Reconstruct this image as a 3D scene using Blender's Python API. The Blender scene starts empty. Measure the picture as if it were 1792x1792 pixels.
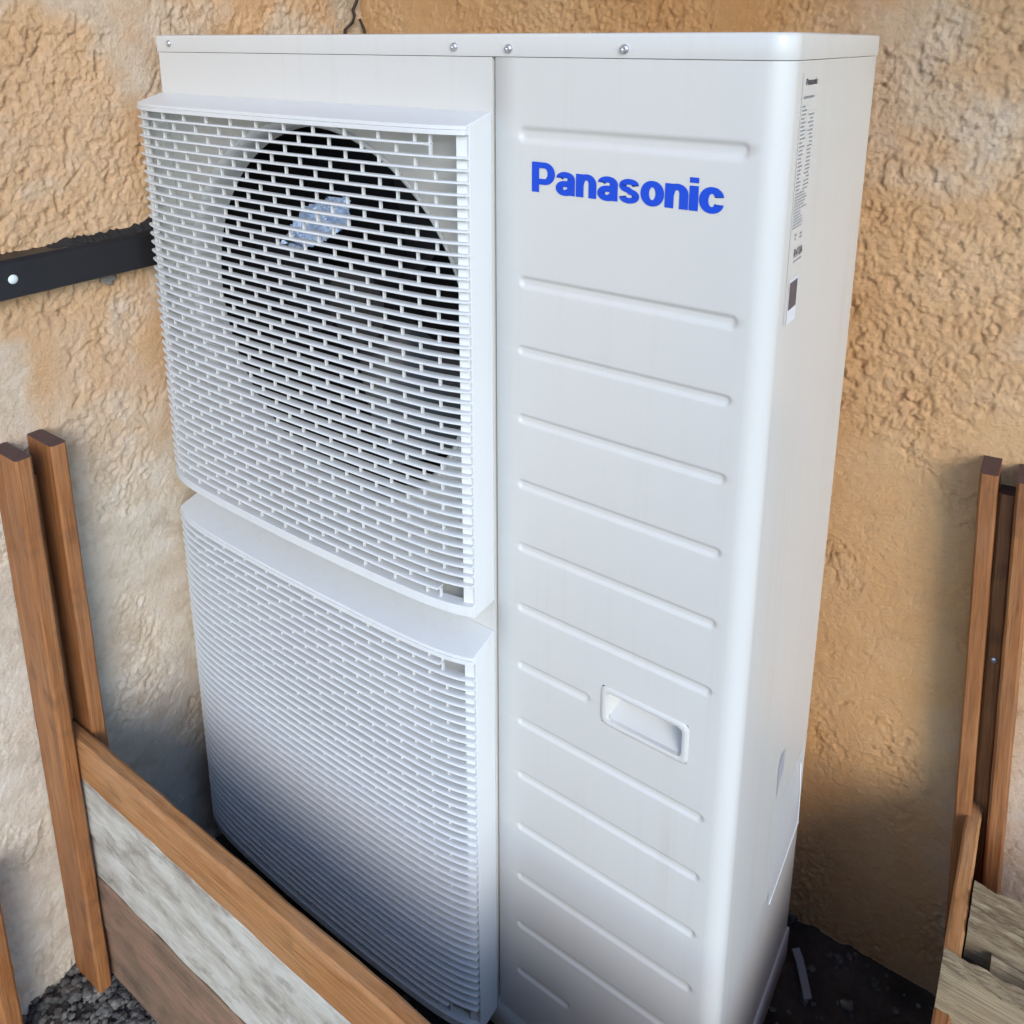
import bpy, bmesh, math, random
import numpy as np
from mathutils import Vector, Matrix
random.seed(7)
rad = math.radians
sc = bpy.context.scene
C = sc.collection

# ------------------------------------------------------------------ camera
cam_d = bpy.data.cameras.new("camera")
cam = bpy.data.objects.new("camera", cam_d); C.objects.link(cam)
right = Vector((0.8267, 0.5626, 0.0015)); up = Vector((-0.1357, 0.1967, 0.9710)); fwd = Vector((-0.5460, 0.8030, -0.2389))
M3 = Matrix((right, up, -fwd)).transposed()
q = M3.to_quaternion(); q.normalize()
cam.rotation_mode = 'QUATERNION'
cam.rotation_quaternion = q
cam.location = (1.1072, -0.7101, 1.3321)
cam_d.sensor_width = 36.0
cam_d.sensor_fit = 'HORIZONTAL'
cam_d.lens = 1440.7 / 1792 * 36.0
cam_d.shift_x = (896 - 908.1) / 1792
cam_d.shift_y = (426.5 - 896) / 1792
cam_d.clip_start = 0.02
cam_d.clip_end = 400
sc.camera = cam

# ------------------------------------------------------------------ light
AZ, EL = 48.0, 24.0          # light comes from the front right, moderately low
world = bpy.data.worlds.new("World"); sc.world = world; world.use_nodes = True
wn = world.node_tree.nodes; wl = world.node_tree.links
bg = wn["Background"]
sky = wn.new("ShaderNodeTexSky"); sky.sky_type = 'NISHITA'; sky.sun_disc = False
sky.sun_elevation = rad(EL); sky.sun_rotation = rad(180 - AZ)
sky.altitude = 200; sky.air_density = 1.0; sky.dust_density = 0.3; sky.ozone_density = 4.5
wl.new(sky.outputs[0], bg.inputs[0]); bg.inputs[1].default_value = 0.15
sd = bpy.data.lights.new("sun", 'SUN'); sd.energy = 0.8; sd.angle = rad(28); sd.color = (1.0, 0.93, 0.82)
so = bpy.data.objects.new("sun", sd); C.objects.link(so)
Ldir = Vector((math.sin(rad(AZ)) * math.cos(rad(EL)), -math.cos(rad(AZ)) * math.cos(rad(EL)), math.sin(rad(EL))))
so.rotation_euler = (-Ldir).to_track_quat('-Z', 'Y').to_euler()
so.location = Ldir * 8
vs = sc.view_settings
vs.view_transform = 'Standard'; vs.look = 'None'; vs.gamma = 1.0; vs.use_curve_mapping = False
vs.exposure = 1.55
sc.cycles.use_denoising = True
sc.cycles.max_bounces = 10
sc.cycles.diffuse_bounces = 6

# ------------------------------------------------------------------ helpers
def tag(o, label=None, cat=None, group=None, kind=None):
    if label: o["label"] = label
    if cat: o["category"] = cat
    if group: o["group"] = group
    if kind: o["kind"] = kind
    return o

def empty(name, loc=(0, 0, 0)):
    o = bpy.data.objects.new(name, None); C.objects.link(o); o.location = loc; o.empty_display_size = 0.1
    return o

def link(name, me, mat=None, parent=None, loc=None, smooth=False):
    o = bpy.data.objects.new(name, me); C.objects.link(o)
    if mat is not None and not me.materials: me.materials.append(mat)
    if parent is not None:
        o.parent = parent
    if loc is not None: o.location = loc
    if smooth:
        me.polygons.foreach_set("use_smooth", [True] * len(me.polygons))
    return o

def from_bm(name, bm, mat=None, parent=None, loc=None, smooth=False):
    me = bpy.data.meshes.new(name); bm.normal_update(); bm.to_mesh(me); bm.free()
    return link(name, me, mat, parent, loc, smooth)

def pydata(name, v, f, mat=None, parent=None, smooth=False):
    me = bpy.data.meshes.new(name); me.from_pydata([tuple(map(float, a)) for a in v], [], f); me.update()
    return link(name, me, mat, parent, None, smooth)

def box_bm(x0, x1, y0, y1, z0, z1, bev=0.0, seg=2, bm=None):
    b = bmesh.new()
    vs_ = [b.verts.new((x, y, z)) for x in (x0, x1) for y in (y0, y1) for z in (z0, z1)]
    for f in ((0, 1, 3, 2), (4, 6, 7, 5), (0, 4, 5, 1), (2, 3, 7, 6), (0, 2, 6, 4), (1, 5, 7, 3)):
        b.faces.new([vs_[i] for i in f])
    bmesh.ops.recalc_face_normals(b, faces=b.faces)
    if bev > 0:
        bmesh.ops.bevel(b, geom=list(b.edges), offset=bev, segments=seg, profile=0.5, affect='EDGES')
    if bm is None: return b
    me = bpy.data.meshes.new("tmp"); b.to_mesh(me); b.free(); bm.from_mesh(me); bpy.data.meshes.remove(me)
    return bm

def set_flat_smooth(o, ang=35):
    me = o.data
    me.polygons.foreach_set("use_smooth", [True] * len(me.polygons))
    me.set_sharp_from_angle(angle=rad(ang))

def tube_bm(pts, r, n=8, bm=None):
    b = bm or bmesh.new(); rings = []
    for i, pnt in enumerate(pts):
        pnt = Vector(pnt)
        d = (Vector(pts[min(i + 1, len(pts) - 1)]) - Vector(pts[max(i - 1, 0)])).normalized()
        a = d.orthogonal().normalized() if abs(d.z) > 0.9 else d.cross(Vector((0, 0, 1))).normalized()
        c = d.cross(a)
        rr = r[i] if isinstance(r, (list, tuple)) else r
        rings.append([b.verts.new(pnt + (a * math.cos(t) + c * math.sin(t)) * rr) for t in (2 * math.pi * k / n for k in range(n))])
    for A, B in zip(rings, rings[1:]):
        for k in range(n): b.faces.new((A[k], A[(k + 1) % n], B[(k + 1) % n], B[k]))
    b.faces.new(rings[0][::-1]); b.faces.new(rings[-1])
    return b

# value noise in numpy
def _hash(ix, iy, seed):
    h = (ix.astype(np.int64) * 374761393 + iy.astype(np.int64) * 668265263 + seed * 974634777) & 0xffffffff
    h = ((h ^ (h >> 13)) * 1274126177) & 0xffffffff
    h = (h ^ (h >> 16)) & 0xffffff
    return h / float(0xffffff)
def vnoise(x, y, seed=0):
    ix = np.floor(x); iy = np.floor(y); fx = x - ix; fy = y - iy
    fx = fx * fx * fx * (fx * (fx * 6 - 15) + 10); fy = fy * fy * fy * (fy * (fy * 6 - 15) + 10)
    a = _hash(ix, iy, seed); b = _hash(ix + 1, iy, seed); c = _hash(ix, iy + 1, seed); d = _hash(ix + 1, iy + 1, seed)
    return (a * (1 - fx) + b * fx) * (1 - fy) + (c * (1 - fx) + d * fx) * fy
def fbm(x, y, seed=0, o=3):
    s = 0; a = 0.5; t = 0
    for k in range(o):
        s = s + a * vnoise(x, y, seed + k * 17); t += a; x = x * 2.03 + 11.3; y = y * 2.03 + 5.7; a *= 0.5
    return s / t
def sstep(a, b, x):
    t = np.clip((x - a) / (b - a), 0, 1); return t * t * (3 - 2 * t)

# ------------------------------------------------------------------ materials
class NT:
    def __init__(self, name):
        self.m = bpy.data.materials.new(name); self.m.use_nodes = True
        self.n = self.m.node_tree.nodes; self.l = self.m.node_tree.links
        self.b = self.n["Principled BSDF"]
    def new(self, t, **kw):
        nd = self.n.new(t)
        for k, v in kw.items(): setattr(nd, k, v)
        return nd
    def link(self, a, b): self.l.new(a, b)
    def coord(self, scale=(1, 1, 1), rot=(0, 0, 0), kind="Object"):
        tc = self.new("ShaderNodeTexCoord"); mp = self.new("ShaderNodeMapping")
        mp.inputs["Scale"].default_value = scale; mp.inputs["Rotation"].default_value = rot
        self.link(tc.outputs[kind], mp.inputs[0]); return mp.outputs[0]
    def noise(self, vec, scale, detail=4, rough=0.55, dist=0.0):
        t = self.new("ShaderNodeTexNoise"); t.inputs["Scale"].default_value = scale
        t.inputs["Detail"].default_value = detail; t.inputs["Roughness"].default_value = rough
        t.inputs["Distortion"].default_value = dist
        if vec is not None: self.link(vec, t.inputs["Vector"])
        return t.outputs["Fac"]
    def ramp(self, fac, stops):
        r = self.new("ShaderNodeValToRGB"); e = r.color_ramp.elements
        while len(e) > 1: e.remove(e[-1])
        e[0].position = stops[0][0]; e[0].color = (*stops[0][1], 1)
        for p_, c_ in stops[1:]:
            x = e.new(p_); x.color = (*c_, 1)
        self.link(fac, r.inputs[0]); return r.outputs[0]
    def mix(self, fac, a, b, mode='MIX'):
        m = self.new("ShaderNodeMix"); m.data_type = 'RGBA'; m.blend_type = mode
        for i, v in ((0, fac), (6, a), (7, b)):
            if hasattr(v, "links"): self.link(v, m.inputs[i])
            elif i == 0: m.inputs[0].default_value = v
            else: m.inputs[i].default_value = (*v, 1)
        return m.outputs[2]
    def math(self, op, a, b=0.5, clamp=False):
        m = self.new("ShaderNodeMath"); m.operation = op; m.use_clamp = clamp
        for i, v in ((0, a), (1, b)):
            if hasattr(v, "links"): self.link(v, m.inputs[i])
            else: m.inputs[i].default_value = v
        return m.outputs[0]
    def bump(self, h, strength, dist=0.002, normal=None):
        b = self.new("ShaderNodeBump"); b.inputs["Strength"].default_value = strength; b.inputs["Distance"].default_value = dist
        self.link(h, b.inputs["Height"])
        if normal is not None: self.link(normal, b.inputs["Normal"])
        return b.outputs[0]
    def done(self, color=None, rough=None, normal=None, metal=None, spec=None, coat=None):
        for nm, v in (("Base Color", color), ("Roughness", rough), ("Normal", normal), ("Metallic", metal), ("Specular IOR Level", spec), ("Coat Weight", coat)):
            if v is None: continue
            if hasattr(v, "links"): self.link(v, self.b.inputs[nm])
            elif nm == "Base Color": self.b.inputs[nm].default_value = (*v, 1)
            else: self.b.inputs[nm].default_value = v
        return self.m

def paint_mat(name, col, rough=0.32, bump=0.05, dirt=0.04):
    t = NT(name); co = t.coord()
    d = t.noise(co, 2.5, 3, 0.5)
    c = t.mix(d, tuple(x * (1 + dirt) for x in col), tuple(x * (1 - dirt) for x in col))
    sp_ = t.noise(co, 260, 2, 0.5)
    c = t.mix(t.math('MULTIPLY', t.math('SUBTRACT', sp_, 0.68, True), 2.5, True), c, tuple(x * 0.7 for x in col))
    st_ = t.noise(t.coord((55, 55, 1.6)), 1.0, 4, 0.6); pa = t.noise(co, 4, 4, 0.6)
    k = t.math('MULTIPLY', t.math('MULTIPLY', t.math('SUBTRACT', st_, 0.52, True), t.math('SUBTRACT', pa, 0.40, True)), 5.0, True)
    c = t.mix(k, c, (col[0] * 0.80, col[1] * 0.76, col[2] * 0.68))
    r = rough
    nb = t.bump(t.noise(co, 420, 2, 0.5), bump, 0.0006)
    return t.done(c, r, nb, spec=0.45)

m_paint = paint_mat("cream_enamel", (0.57, 0.552, 0.508), 0.27, 0.05)
m_plastic = paint_mat("grille_plastic", (0.64, 0.642, 0.62), 0.40, 0.04, 0.08)
def plain(name, col, rough=0.5, metal=0.0, var=0.15, scale=25):
    t = NT(name); co = t.coord(); n = t.noise(co, scale, 4)
    c = t.mix(n, tuple(x * (1 - var) for x in col), tuple(min(1, x * (1 + var)) for x in col))
    return t.done(c, rough, t.bump(t.noise(co, scale * 10, 2), 0.08, 0.001), metal)
m_dark = plain("interior_black", (0.006, 0.005, 0.008), 0.75)
m_fan = plain("fan_black_plastic", (0.020, 0.020, 0.024), 0.4)
m_blue = plain("logo_blue", (0.0, 0.055, 0.50), 0.35, 0, 0.03)
m_print = plain("print_grey", (0.24, 0.25, 0.26), 0.6)
m_printd = plain("print_dark", (0.06, 0.05, 0.055), 0.6)
m_sticker = plain("sticker_white", (0.63, 0.64, 0.64), 0.4, 0, 0.03)
m_plate = plain("plate_plum", (0.075, 0.06, 0.075), 0.4, 0, 0.3, 90)
m_zinc = plain("zinc", (0.55, 0.54, 0.55), 0.35, 0.8)
m_rail = plain("black_rail_paint", (0.012, 0.011, 0.012), 0.42, 0, 0.3)
m_seal = plain("bitumen", (0.012, 0.011, 0.010), 0.8, 0, 0.4)
m_mortar = plain("grey_mortar", (0.21, 0.19, 0.16), 0.95, 0, 0.3, 60)
m_cable = plain("dark_cable", (0.025, 0.014, 0.006), 0.6)
m_rubber = plain("rubber", (0.03, 0.03, 0.03), 0.85)
m_white_pl = plain("white_cap", (0.62, 0.68, 0.66), 0.45, 0, 0.05)

def foil():
    t = NT("blue_foil"); co = t.coord()
    n = t.noise(co, 55, 5, 0.7, 0.8); n2 = t.noise(co, 160, 3, 0.7)
    c = t.ramp(n, [(0.3, (0.30, 0.40, 0.62)), (0.55, (0.55, 0.68, 0.90)), (0.75, (0.88, 0.93, 1.0))])
    return t.done(c, 0.30, t.bump(n2, 0.6, 0.002), 0.25)
m_foil = foil()

def wood_mat(name, cols, bumps=0.25, rough=0.6, weather=None, grain=1.0):
    """grain runs along local X"""
    t = NT(name)
    tc = t.new("ShaderNodeTexCoord"); oi = t.new("ShaderNodeObjectInfo")
    add = t.new("ShaderNodeVectorMath"); add.operation = 'ADD'
    sc_ = t.new("ShaderNodeVectorMath"); sc_.operation = 'SCALE'; sc_.inputs[3].default_value = 7.0
    cmb = t.new("ShaderNodeCombineXYZ")
    for i in range(3): t.link(oi.outputs["Random"], cmb.inputs[i])
    t.link(cmb.outputs[0], sc_.inputs[0]); t.link(tc.outputs["Object"], add.inputs[0]); t.link(sc_.outputs[0], add.inputs[1])
    def mp(s):
        m = t.new("ShaderNodeMapping"); m.inputs["Scale"].default_value = s; t.link(add.outputs[0], m.inputs[0]); return m.outputs[0]
    broad = t.noise(mp((2.2, 14, 14)), 2.0, 4, 0.55, 0.6)
    g1 = t.noise(mp((3.0 * grain, 90, 90)), 1.6, 5, 0.6, 0.25)
    g2 = t.noise(mp((10 * grain, 420, 420)), 1.2, 3, 0.6)
    k = t.noise(mp((8, 8, 8)), 2.0, 2, 0.5)
    f = t.math('ADD', t.math('MULTIPLY', broad, 0.45), t.math('MULTIPLY', g1, 0.55))
    c = t.ramp(f, [(0.28, cols[0]), (0.5, cols[1]), (0.72, cols[2])])
    c = t.mix(t.math('MULTIPLY', t.math('SUBTRACT', g2, 0.45, True), 2.6, True), c, tuple(x * 0.55 for x in cols[0]))
    c = t.mix(t.math('MULTIPLY', t.math('SUBTRACT', k, 0.61, True), 5.0, True), c, tuple(x * 0.4 for x in cols[0]))
    if weather:
        wv = t.noise(mp((5, 16, 16)), 1.7, 7, 0.68, 0.2)
        wv2 = t.noise(mp((9, 15, 15)), 1.7, 6, 0.68, 0.3)
        w = t.ramp(wv, [(0.32, weather[0]), (0.47, weather[1]), (0.6, weather[2]), (0.8, weather[1])])
        w = t.mix(t.math('MULTIPLY', t.math('SUBTRACT', wv2, 0.53, True), 4.5, True), w, weather[3])
        w = t.mix(t.math('MULTIPLY', t.math('SUBTRACT', g2, 0.55, True), 2.0, True), w, tuple(x * 0.6 for x in weather[0]))
        c = t.mix(weather[4], c, w)
    h = t.math('ADD', t.math('MULTIPLY', g1, 0.7), t.math('MULTIPLY', g2, 0.3))
    nb = t.bump(h, bumps, 0.003)
    r = t.math('ADD', t.math('MULTIPLY', g1, 0.25), rough - 0.12)
    return t.done(c, r, nb)
m_wood = wood_mat("stained_wood", ((0.14, 0.042, 0.010), (0.28, 0.095, 0.022), (0.39, 0.165, 0.052)), 0.45, 0.55,
                  ((0.22, 0.10, 0.035), (0.33, 0.18, 0.08), (0.40, 0.25, 0.14), (0.13, 0.05, 0.015), 0.16))
m_wood_cap = wood_mat("stained_wood_light", ((0.20, 0.070, 0.016), (0.38, 0.150, 0.042), (0.48, 0.245, 0.095)), 0.45, 0.6,
                      ((0.30, 0.14, 0.045), (0.42, 0.24, 0.105), (0.52, 0.34, 0.19), (0.19, 0.07, 0.015), 0.28))
m_endgrain = plain("wood_end_dark", (0.085, 0.045, 0.036), 0.8, 0, 0.4, 120)
m_whitewood = wood_mat("whitewashed_board", ((0.3, 0.25, 0.2), (0.42, 0.38, 0.32), (0.5, 0.46, 0.4)), 0.3, 0.75,
                       ((0.26, 0.22, 0.18), (0.42, 0.38, 0.31), (0.55, 0.52, 0.45), (0.15, 0.11, 0.08), 0.84))
m_redwood = wood_mat("worn_red_brown_board", ((0.11, 0.06, 0.032), (0.21, 0.12, 0.070), (0.29, 0.17, 0.105)), 0.4, 0.75,
                     ((0.10, 0.065, 0.04), (0.20, 0.125, 0.078), (0.29, 0.16, 0.10), (0.09, 0.06, 0.035), 0.6))
m_greywood = wood_mat("rough_sawn_grey", ((0.14, 0.095, 0.05), (0.30, 0.225, 0.125), (0.42, 0.34, 0.22)), 0.9, 0.85)

def stucco_mat():
    t = NT("peach_stucco"); co = t.coord(kind="Object")
    a = t.noise(co, 3.2, 5, 0.6, 0.4); b = t.noise(co, 26, 6, 0.7, 0.3); f = t.noise(co, 240, 6, 0.8); g_ = t.noise(co, 700, 3, 0.7)
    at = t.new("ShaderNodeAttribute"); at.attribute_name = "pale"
    base = t.ramp(a, [(0.3, (0.69, 0.355, 0.135)), (0.5, (0.76, 0.43, 0.19)), (0.7, (0.80, 0.50, 0.25))])
    base = t.mix(t.math('MULTIPLY', t.math('SUBTRACT', b, 0.50, True), 1.6, True), base, (0.52, 0.285, 0.14))
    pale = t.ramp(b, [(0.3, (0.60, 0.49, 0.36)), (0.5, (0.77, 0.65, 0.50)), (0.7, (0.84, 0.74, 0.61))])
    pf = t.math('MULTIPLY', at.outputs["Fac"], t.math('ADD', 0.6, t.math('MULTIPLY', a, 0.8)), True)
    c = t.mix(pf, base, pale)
    c = t.mix(t.math('MULTIPLY', t.math('SUBTRACT', f, 0.56, True), 1.8, True), c, (0.38, 0.22, 0.12))
    c = t.mix(t.math('MULTIPLY', t.math('SUBTRACT', g_, 0.58, True), 1.5, True), c, (0.78, 0.62, 0.47))
    nb = t.bump(t.noise(co, 90, 6, 0.8, 0.4), 0.6, 0.006, t.bump(f, 0.9, 0.004, t.bump(g_, 0.5, 0.0015)))
    return t.done(c, 0.93, nb, spec=0.2)
m_stucco = stucco_mat()

def ground_mat():
    t = NT("dark_soil_concrete"); co = t.coord()
    n = t.noise(co, 14, 6, 0.65); f = t.noise(co, 150, 4, 0.7)
    c = t.ramp(n, [(0.3, (0.025, 0.019, 0.014)), (0.55, (0.06, 0.047, 0.036)), (0.75, (0.11, 0.09, 0.07))])
    return t.done(c, 0.95, t.bump(f, 0.8, 0.004, t.bump(n, 0.6, 0.01)))
m_ground = ground_mat()
def pave_mat():
    t = NT("yard_asphalt"); co = t.coord()
    n = t.noise(co, 3, 7, 0.65); f = t.noise(co, 180, 3, 0.7)
    c = t.ramp(n, [(0.3, (0.06, 0.06, 0.058)), (0.7, (0.11, 0.11, 0.107))])
    return t.done(c, 0.9, t.bump(f, 0.4, 0.003))
m_pave = pave_mat()
def stone_mat():
    t = NT("gravel"); oi = t.new("ShaderNodeTexCoord")
    n = t.noise(oi.outputs["Object"], 45, 3, 0.6)
    c = t.ramp(n, [(0.3, (0.035, 0.032, 0.028)), (0.5, (0.085, 0.08, 0.07)), (0.60, (0.15, 0.135, 0.11)), (0.75, (0.30, 0.28, 0.24))])
    return t.done(c, 0.9, t.bump(t.noise(oi.outputs["Object"], 300, 3), 0.4, 0.002))
m_stone = stone_mat()

# ------------------------------------------------------------------ setting
GZ = -0.12            # ground level
XW, YW = -0.05, 0.46  # left wall plane, back wall plane
ZR = 2.70             # top of the walls

def lines(segs):
    out = []
    for a, b, s in segs:
        n = max(1, int(round((b - a) / s))); out += list(np.linspace(a, b, n, endpoint=False))
    out.append(segs[-1][1]); return np.array(out)

def ridged(x, y, seed, o=3):
    r = 0; a = 0.5; t = 0
    for k in range(o):
        r = r + a * (1 - np.abs(2 * vnoise(x, y, seed + 13 * k) - 1)) ** 2; t += a
        x, y = x * 1.9 + y * 0.5 + 3.1, y * 1.9 - x * 0.5 + 7.7; a *= 0.55
    return r / t
def stucco_height(u, z, seed, patches=()):
    big = fbm(u * 5, z * 5, seed, 2) - 0.5
    rough = sstep(0.42, 0.60, fbm(u * 9 + 3, z * 7, seed + 5, 4) + 0.16 * sstep(0.5, 1.0, z) - 0.07)
    wx = u + 0.012 * (fbm(u * 38, z * 38, seed + 9, 3) - 0.5); wz = z + 0.012 * (fbm(u * 38 + 40, z * 38, seed + 10, 3) - 0.5)
    rot = 0.45; ux = wx * math.cos(rot) - wz * math.sin(rot); uz = wx * math.sin(rot) + wz * math.cos(rot)
    grain = fbm(wx * 190, wz * 150, seed + 31, 3)          # 6 mm sand crumbs
    lump_ = fbm(ux * 120, uz * 78, seed + 21, 3)            # trowelled lumps
    plate = sstep(0.42, 0.62, lump_)                       # flattened tops of the lumps
    l3 = 1 - np.abs(2 * fbm(ux * 52, uz * 22, seed + 77, 2) - 1)
    cre = -sstep(0.88, 0.98, l3) * sstep(0.48, 0.60, fbm(u * 33, z * 33, seed + 88, 2))                          # torn creases
    fine = fbm(u * 330, z * 300, seed + 61, 2) - 0.5
    pit = -sstep(0.66, 0.78, vnoise(wx * 95, wz * 80, seed + 55))
    h = 0.006 * big + 0.0014 * (grain - .5) + (0.0010 + 0.0026 * rough) * fine + rough * (0.0007 * plate + 0.0030 * (grain - .5) + 0.0036 * cre + 0.0026 * pit) + (1 - rough) * (0.0008 * lump_ + 0.0010 * cre) + 0.0035
    for (pu, pz, pr) in patches:
        d = np.sqrt((u - pu) ** 2 + (z - pz) ** 2) + 0.003 * (fbm(u * 60, z * 60, 3, 2) - 0.5)
        k = 1 - sstep(pr * 0.85, pr, d); h = h * (1 - k) + k * 0.0050
    return h

def wall(name, us, zs, place, seed, pale_fn, patches=()):
    U, Z = np.meshgrid(us, zs)
    H = stucco_height(U, Z, seed, patches)
    X, Y = place(U, H)
    co = np.stack([X, Y, Z], -1).reshape(-1, 3)
    nu, nz = len(us), len(zs)
    idx = np.arange(nu * nz).reshape(nz, nu)
    q_ = np.stack([idx[:-1, :-1], idx[:-1, 1:], idx[1:, 1:], idx[1:, :-1]], -1).reshape(-1, 4)
    me = bpy.data.meshes.new(name)
    me.vertices.add(len(co)); me.vertices.foreach_set("co", co.astype(np.float32).ravel())
    me.loops.add(q_.size); me.loops.foreach_set("vertex_index", q_.astype(np.int32).ravel())
    me.polygons.add(len(q_)); me.polygons.foreach_set("loop_start", np.arange(0, q_.size, 4, dtype=np.int32))
    me.update(calc_edges=True)
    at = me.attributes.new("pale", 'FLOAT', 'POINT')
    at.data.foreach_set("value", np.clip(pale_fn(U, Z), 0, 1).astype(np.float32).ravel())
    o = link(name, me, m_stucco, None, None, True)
    return o

zs = lines([(GZ - 0.03, 1.44, 0.0025), (1.44, ZR, 0.02)])
def pale_left(u, z):  # mottled pale pigment, plus daylight on the low front wall put into colour
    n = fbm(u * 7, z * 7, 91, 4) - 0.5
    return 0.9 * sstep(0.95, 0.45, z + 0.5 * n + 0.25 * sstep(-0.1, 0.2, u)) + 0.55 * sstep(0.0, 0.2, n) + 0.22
def pale_back(u, z):  # pale patches, plus daylight beyond the post and shade low down, as colour
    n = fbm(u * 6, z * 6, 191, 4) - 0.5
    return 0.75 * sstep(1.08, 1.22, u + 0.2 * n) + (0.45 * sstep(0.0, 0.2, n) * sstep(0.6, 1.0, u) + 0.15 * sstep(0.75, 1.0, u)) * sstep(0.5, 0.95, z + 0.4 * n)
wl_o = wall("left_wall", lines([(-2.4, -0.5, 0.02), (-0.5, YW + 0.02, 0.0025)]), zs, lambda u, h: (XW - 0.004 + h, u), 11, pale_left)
tag(wl_o, "rough ochre stucco wall on the left carrying the black rail", "wall")
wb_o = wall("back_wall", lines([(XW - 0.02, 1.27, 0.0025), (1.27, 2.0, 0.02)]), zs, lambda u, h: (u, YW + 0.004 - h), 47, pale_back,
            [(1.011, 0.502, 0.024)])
tag(wb_o, "rough ochre stucco wall behind and to the right of the white unit", "wall")

# ground: yard concrete sheet to the horizon, dark soil strip by the walls
g = pydata("ground", [(-60, -120, GZ - 0.02), (120, -120, GZ - 0.02), (120, 60, GZ - 0.02), (-60, 60, GZ - 0.02)], [(0, 1, 2, 3)], m_pave)
tag(g, kind="structure")
gx = lines([(XW - 0.03, 1.45, 0.012)]); gy = lines([(-0.75, YW + 0.02, 0.012)])
GX, GY = np.meshgrid(gx, gy)
GH = GZ + 0.020 * (fbm(GX * 9, GY * 9, 5, 3) - 0.5) + 0.010 * (fbm(GX * 45, GY * 45, 8, 2) - 0.5)
edge = np.minimum(sstep(1.45, 1.36, GX), sstep(-0.75, -0.66, GY)); GH = (GZ - 0.024) + (GH - (GZ - 0.024)) * edge
nv = len(gx)
gv = np.stack([GX, GY, GH], -1).reshape(-1, 3)
gf = [(j * nv + i, j * nv + i + 1, (j + 1) * nv + i + 1, (j + 1) * nv + i) for j in range(len(gy) - 1) for i in range(nv - 1)]
soil = pydata("soil", gv, gf, m_ground, None, True); tag(soil, kind="structure")
# gravel: loose stones
bm = bmesh.new()
ico = bmesh.new(); bmesh.ops.create_icosphere(ico, subdivisions=1, radius=1.0)
iv = [v.co.copy() for v in ico.verts]; ifc = [[v.index for v in f.verts] for f in ico.faces]; ico.free()
sv, sf = [], []
for k in range(5200):
    x = random.uniform(XW, 1.38); y = random.uniform(-0.66, YW)
    if random.random() < 0.5: x = random.uniform(XW, 0.35); y = random.uniform(-0.5, -0.22)
    r = random.choice((0.0028, 0.0035, 0.0045, 0.006, 0.008)) * random.uniform(0.8, 1.3)
    i = min(max(int((x - gx[0]) / 0.012), 0), nv - 1); j = min(max(int((y - gy[0]) / 0.012), 0), len(gy) - 1)
    z = GH[j, i] + r * 0.35
    a = random.uniform(0, 6.28); ca, sa = math.cos(a), math.sin(a); sx, sy, sz_ = random.uniform(.7, 1.4), random.uniform(.7, 1.2), random.uniform(.45, .8)
    b0 = len(sv)
    for v in iv:
        f_ = random.uniform(0.8, 1.15)
        vx, vy, vz = v.x * sx * r * f_, v.y * sy * r * f_, v.z * sz_ * r * f_
        sv.append((x + vx * ca - vy * sa, y + vx * sa + vy * ca, z + vz))
    sf += [[b0 + q_ for q_ in f] for f in ifc]
gr = pydata("gravel", sv, sf, m_stone); tag(gr, "loose dark gravel on the soil beside the walls", "gravel", kind="stuff")

# unseen overhead board, added to shade and warm the upper wall
eb = box_bm(-0.3, 2.0, -0.12, YW + 0.02, 1.80, 1.85, 0.004)
tag(from_bm("added_eave", eb, m_wood_cap), kind="structure")

# ------------------------------------------------------------------ heat pump
W, H, D = 0.90, 1.34, 0.328
ZL = H - 0.0229        # underside of the top cover
ZB = -0.045            # bottom of the base pan
SX = 0.5907            # seam between fan panel and service panel
hp = empty("heat_pump", (0.45, 0.16, ZB))
tag(hp, "tall cream white outdoor heat pump with two stacked fan grilles and blue lettering", "heat pump")
def P(o):              # parent keeping world coordinates
    o.parent = hp; o.matrix_parent_inverse = Matrix.Translation((-0.45, -0.16, -ZB)); return o
def S(o, part):        # sub-part
    o.parent = part; o.matrix_parent_inverse = Matrix.Identity(4); return o

# --- service panel with pressed grooves, wraps the right front corner
R_C = 0.022
ribs = [(1.2381, 0.632, 0.862, 0.0068), (1.0789, 0.632, 0.862, 0.0056)]
for k in range(3, 14):
    z = 1.2463 - 0.0821 * k
    if k == 8: ribs.append((z, 0.6295, 0.7185, 0.0048))
    else: ribs.append((z, 0.6295, 0.862, 0.0048))
ribs.append((1.2463 - 0.0821 * 14, 0.6295, 0.700, 0.0048))
hx0, hx1, hz0, hz1 = 0.741, 0.8455, 0.5685, 0.6185
PZ0 = 0.012
zl = [PZ0, ZL - 0.001, hz0, hz1]
for z, a, b, hw in ribs:
    zl += [z + hw * f for f in (-1.7, -1.35, -1.1, -.9, -.7, -.45, -.2, 0, .2, .45, .7, .9, 1.1, 1.35, 1.7)]
zl = sorted(set(round(z, 5) for z in zl if PZ0 <= z <= ZL))
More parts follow.
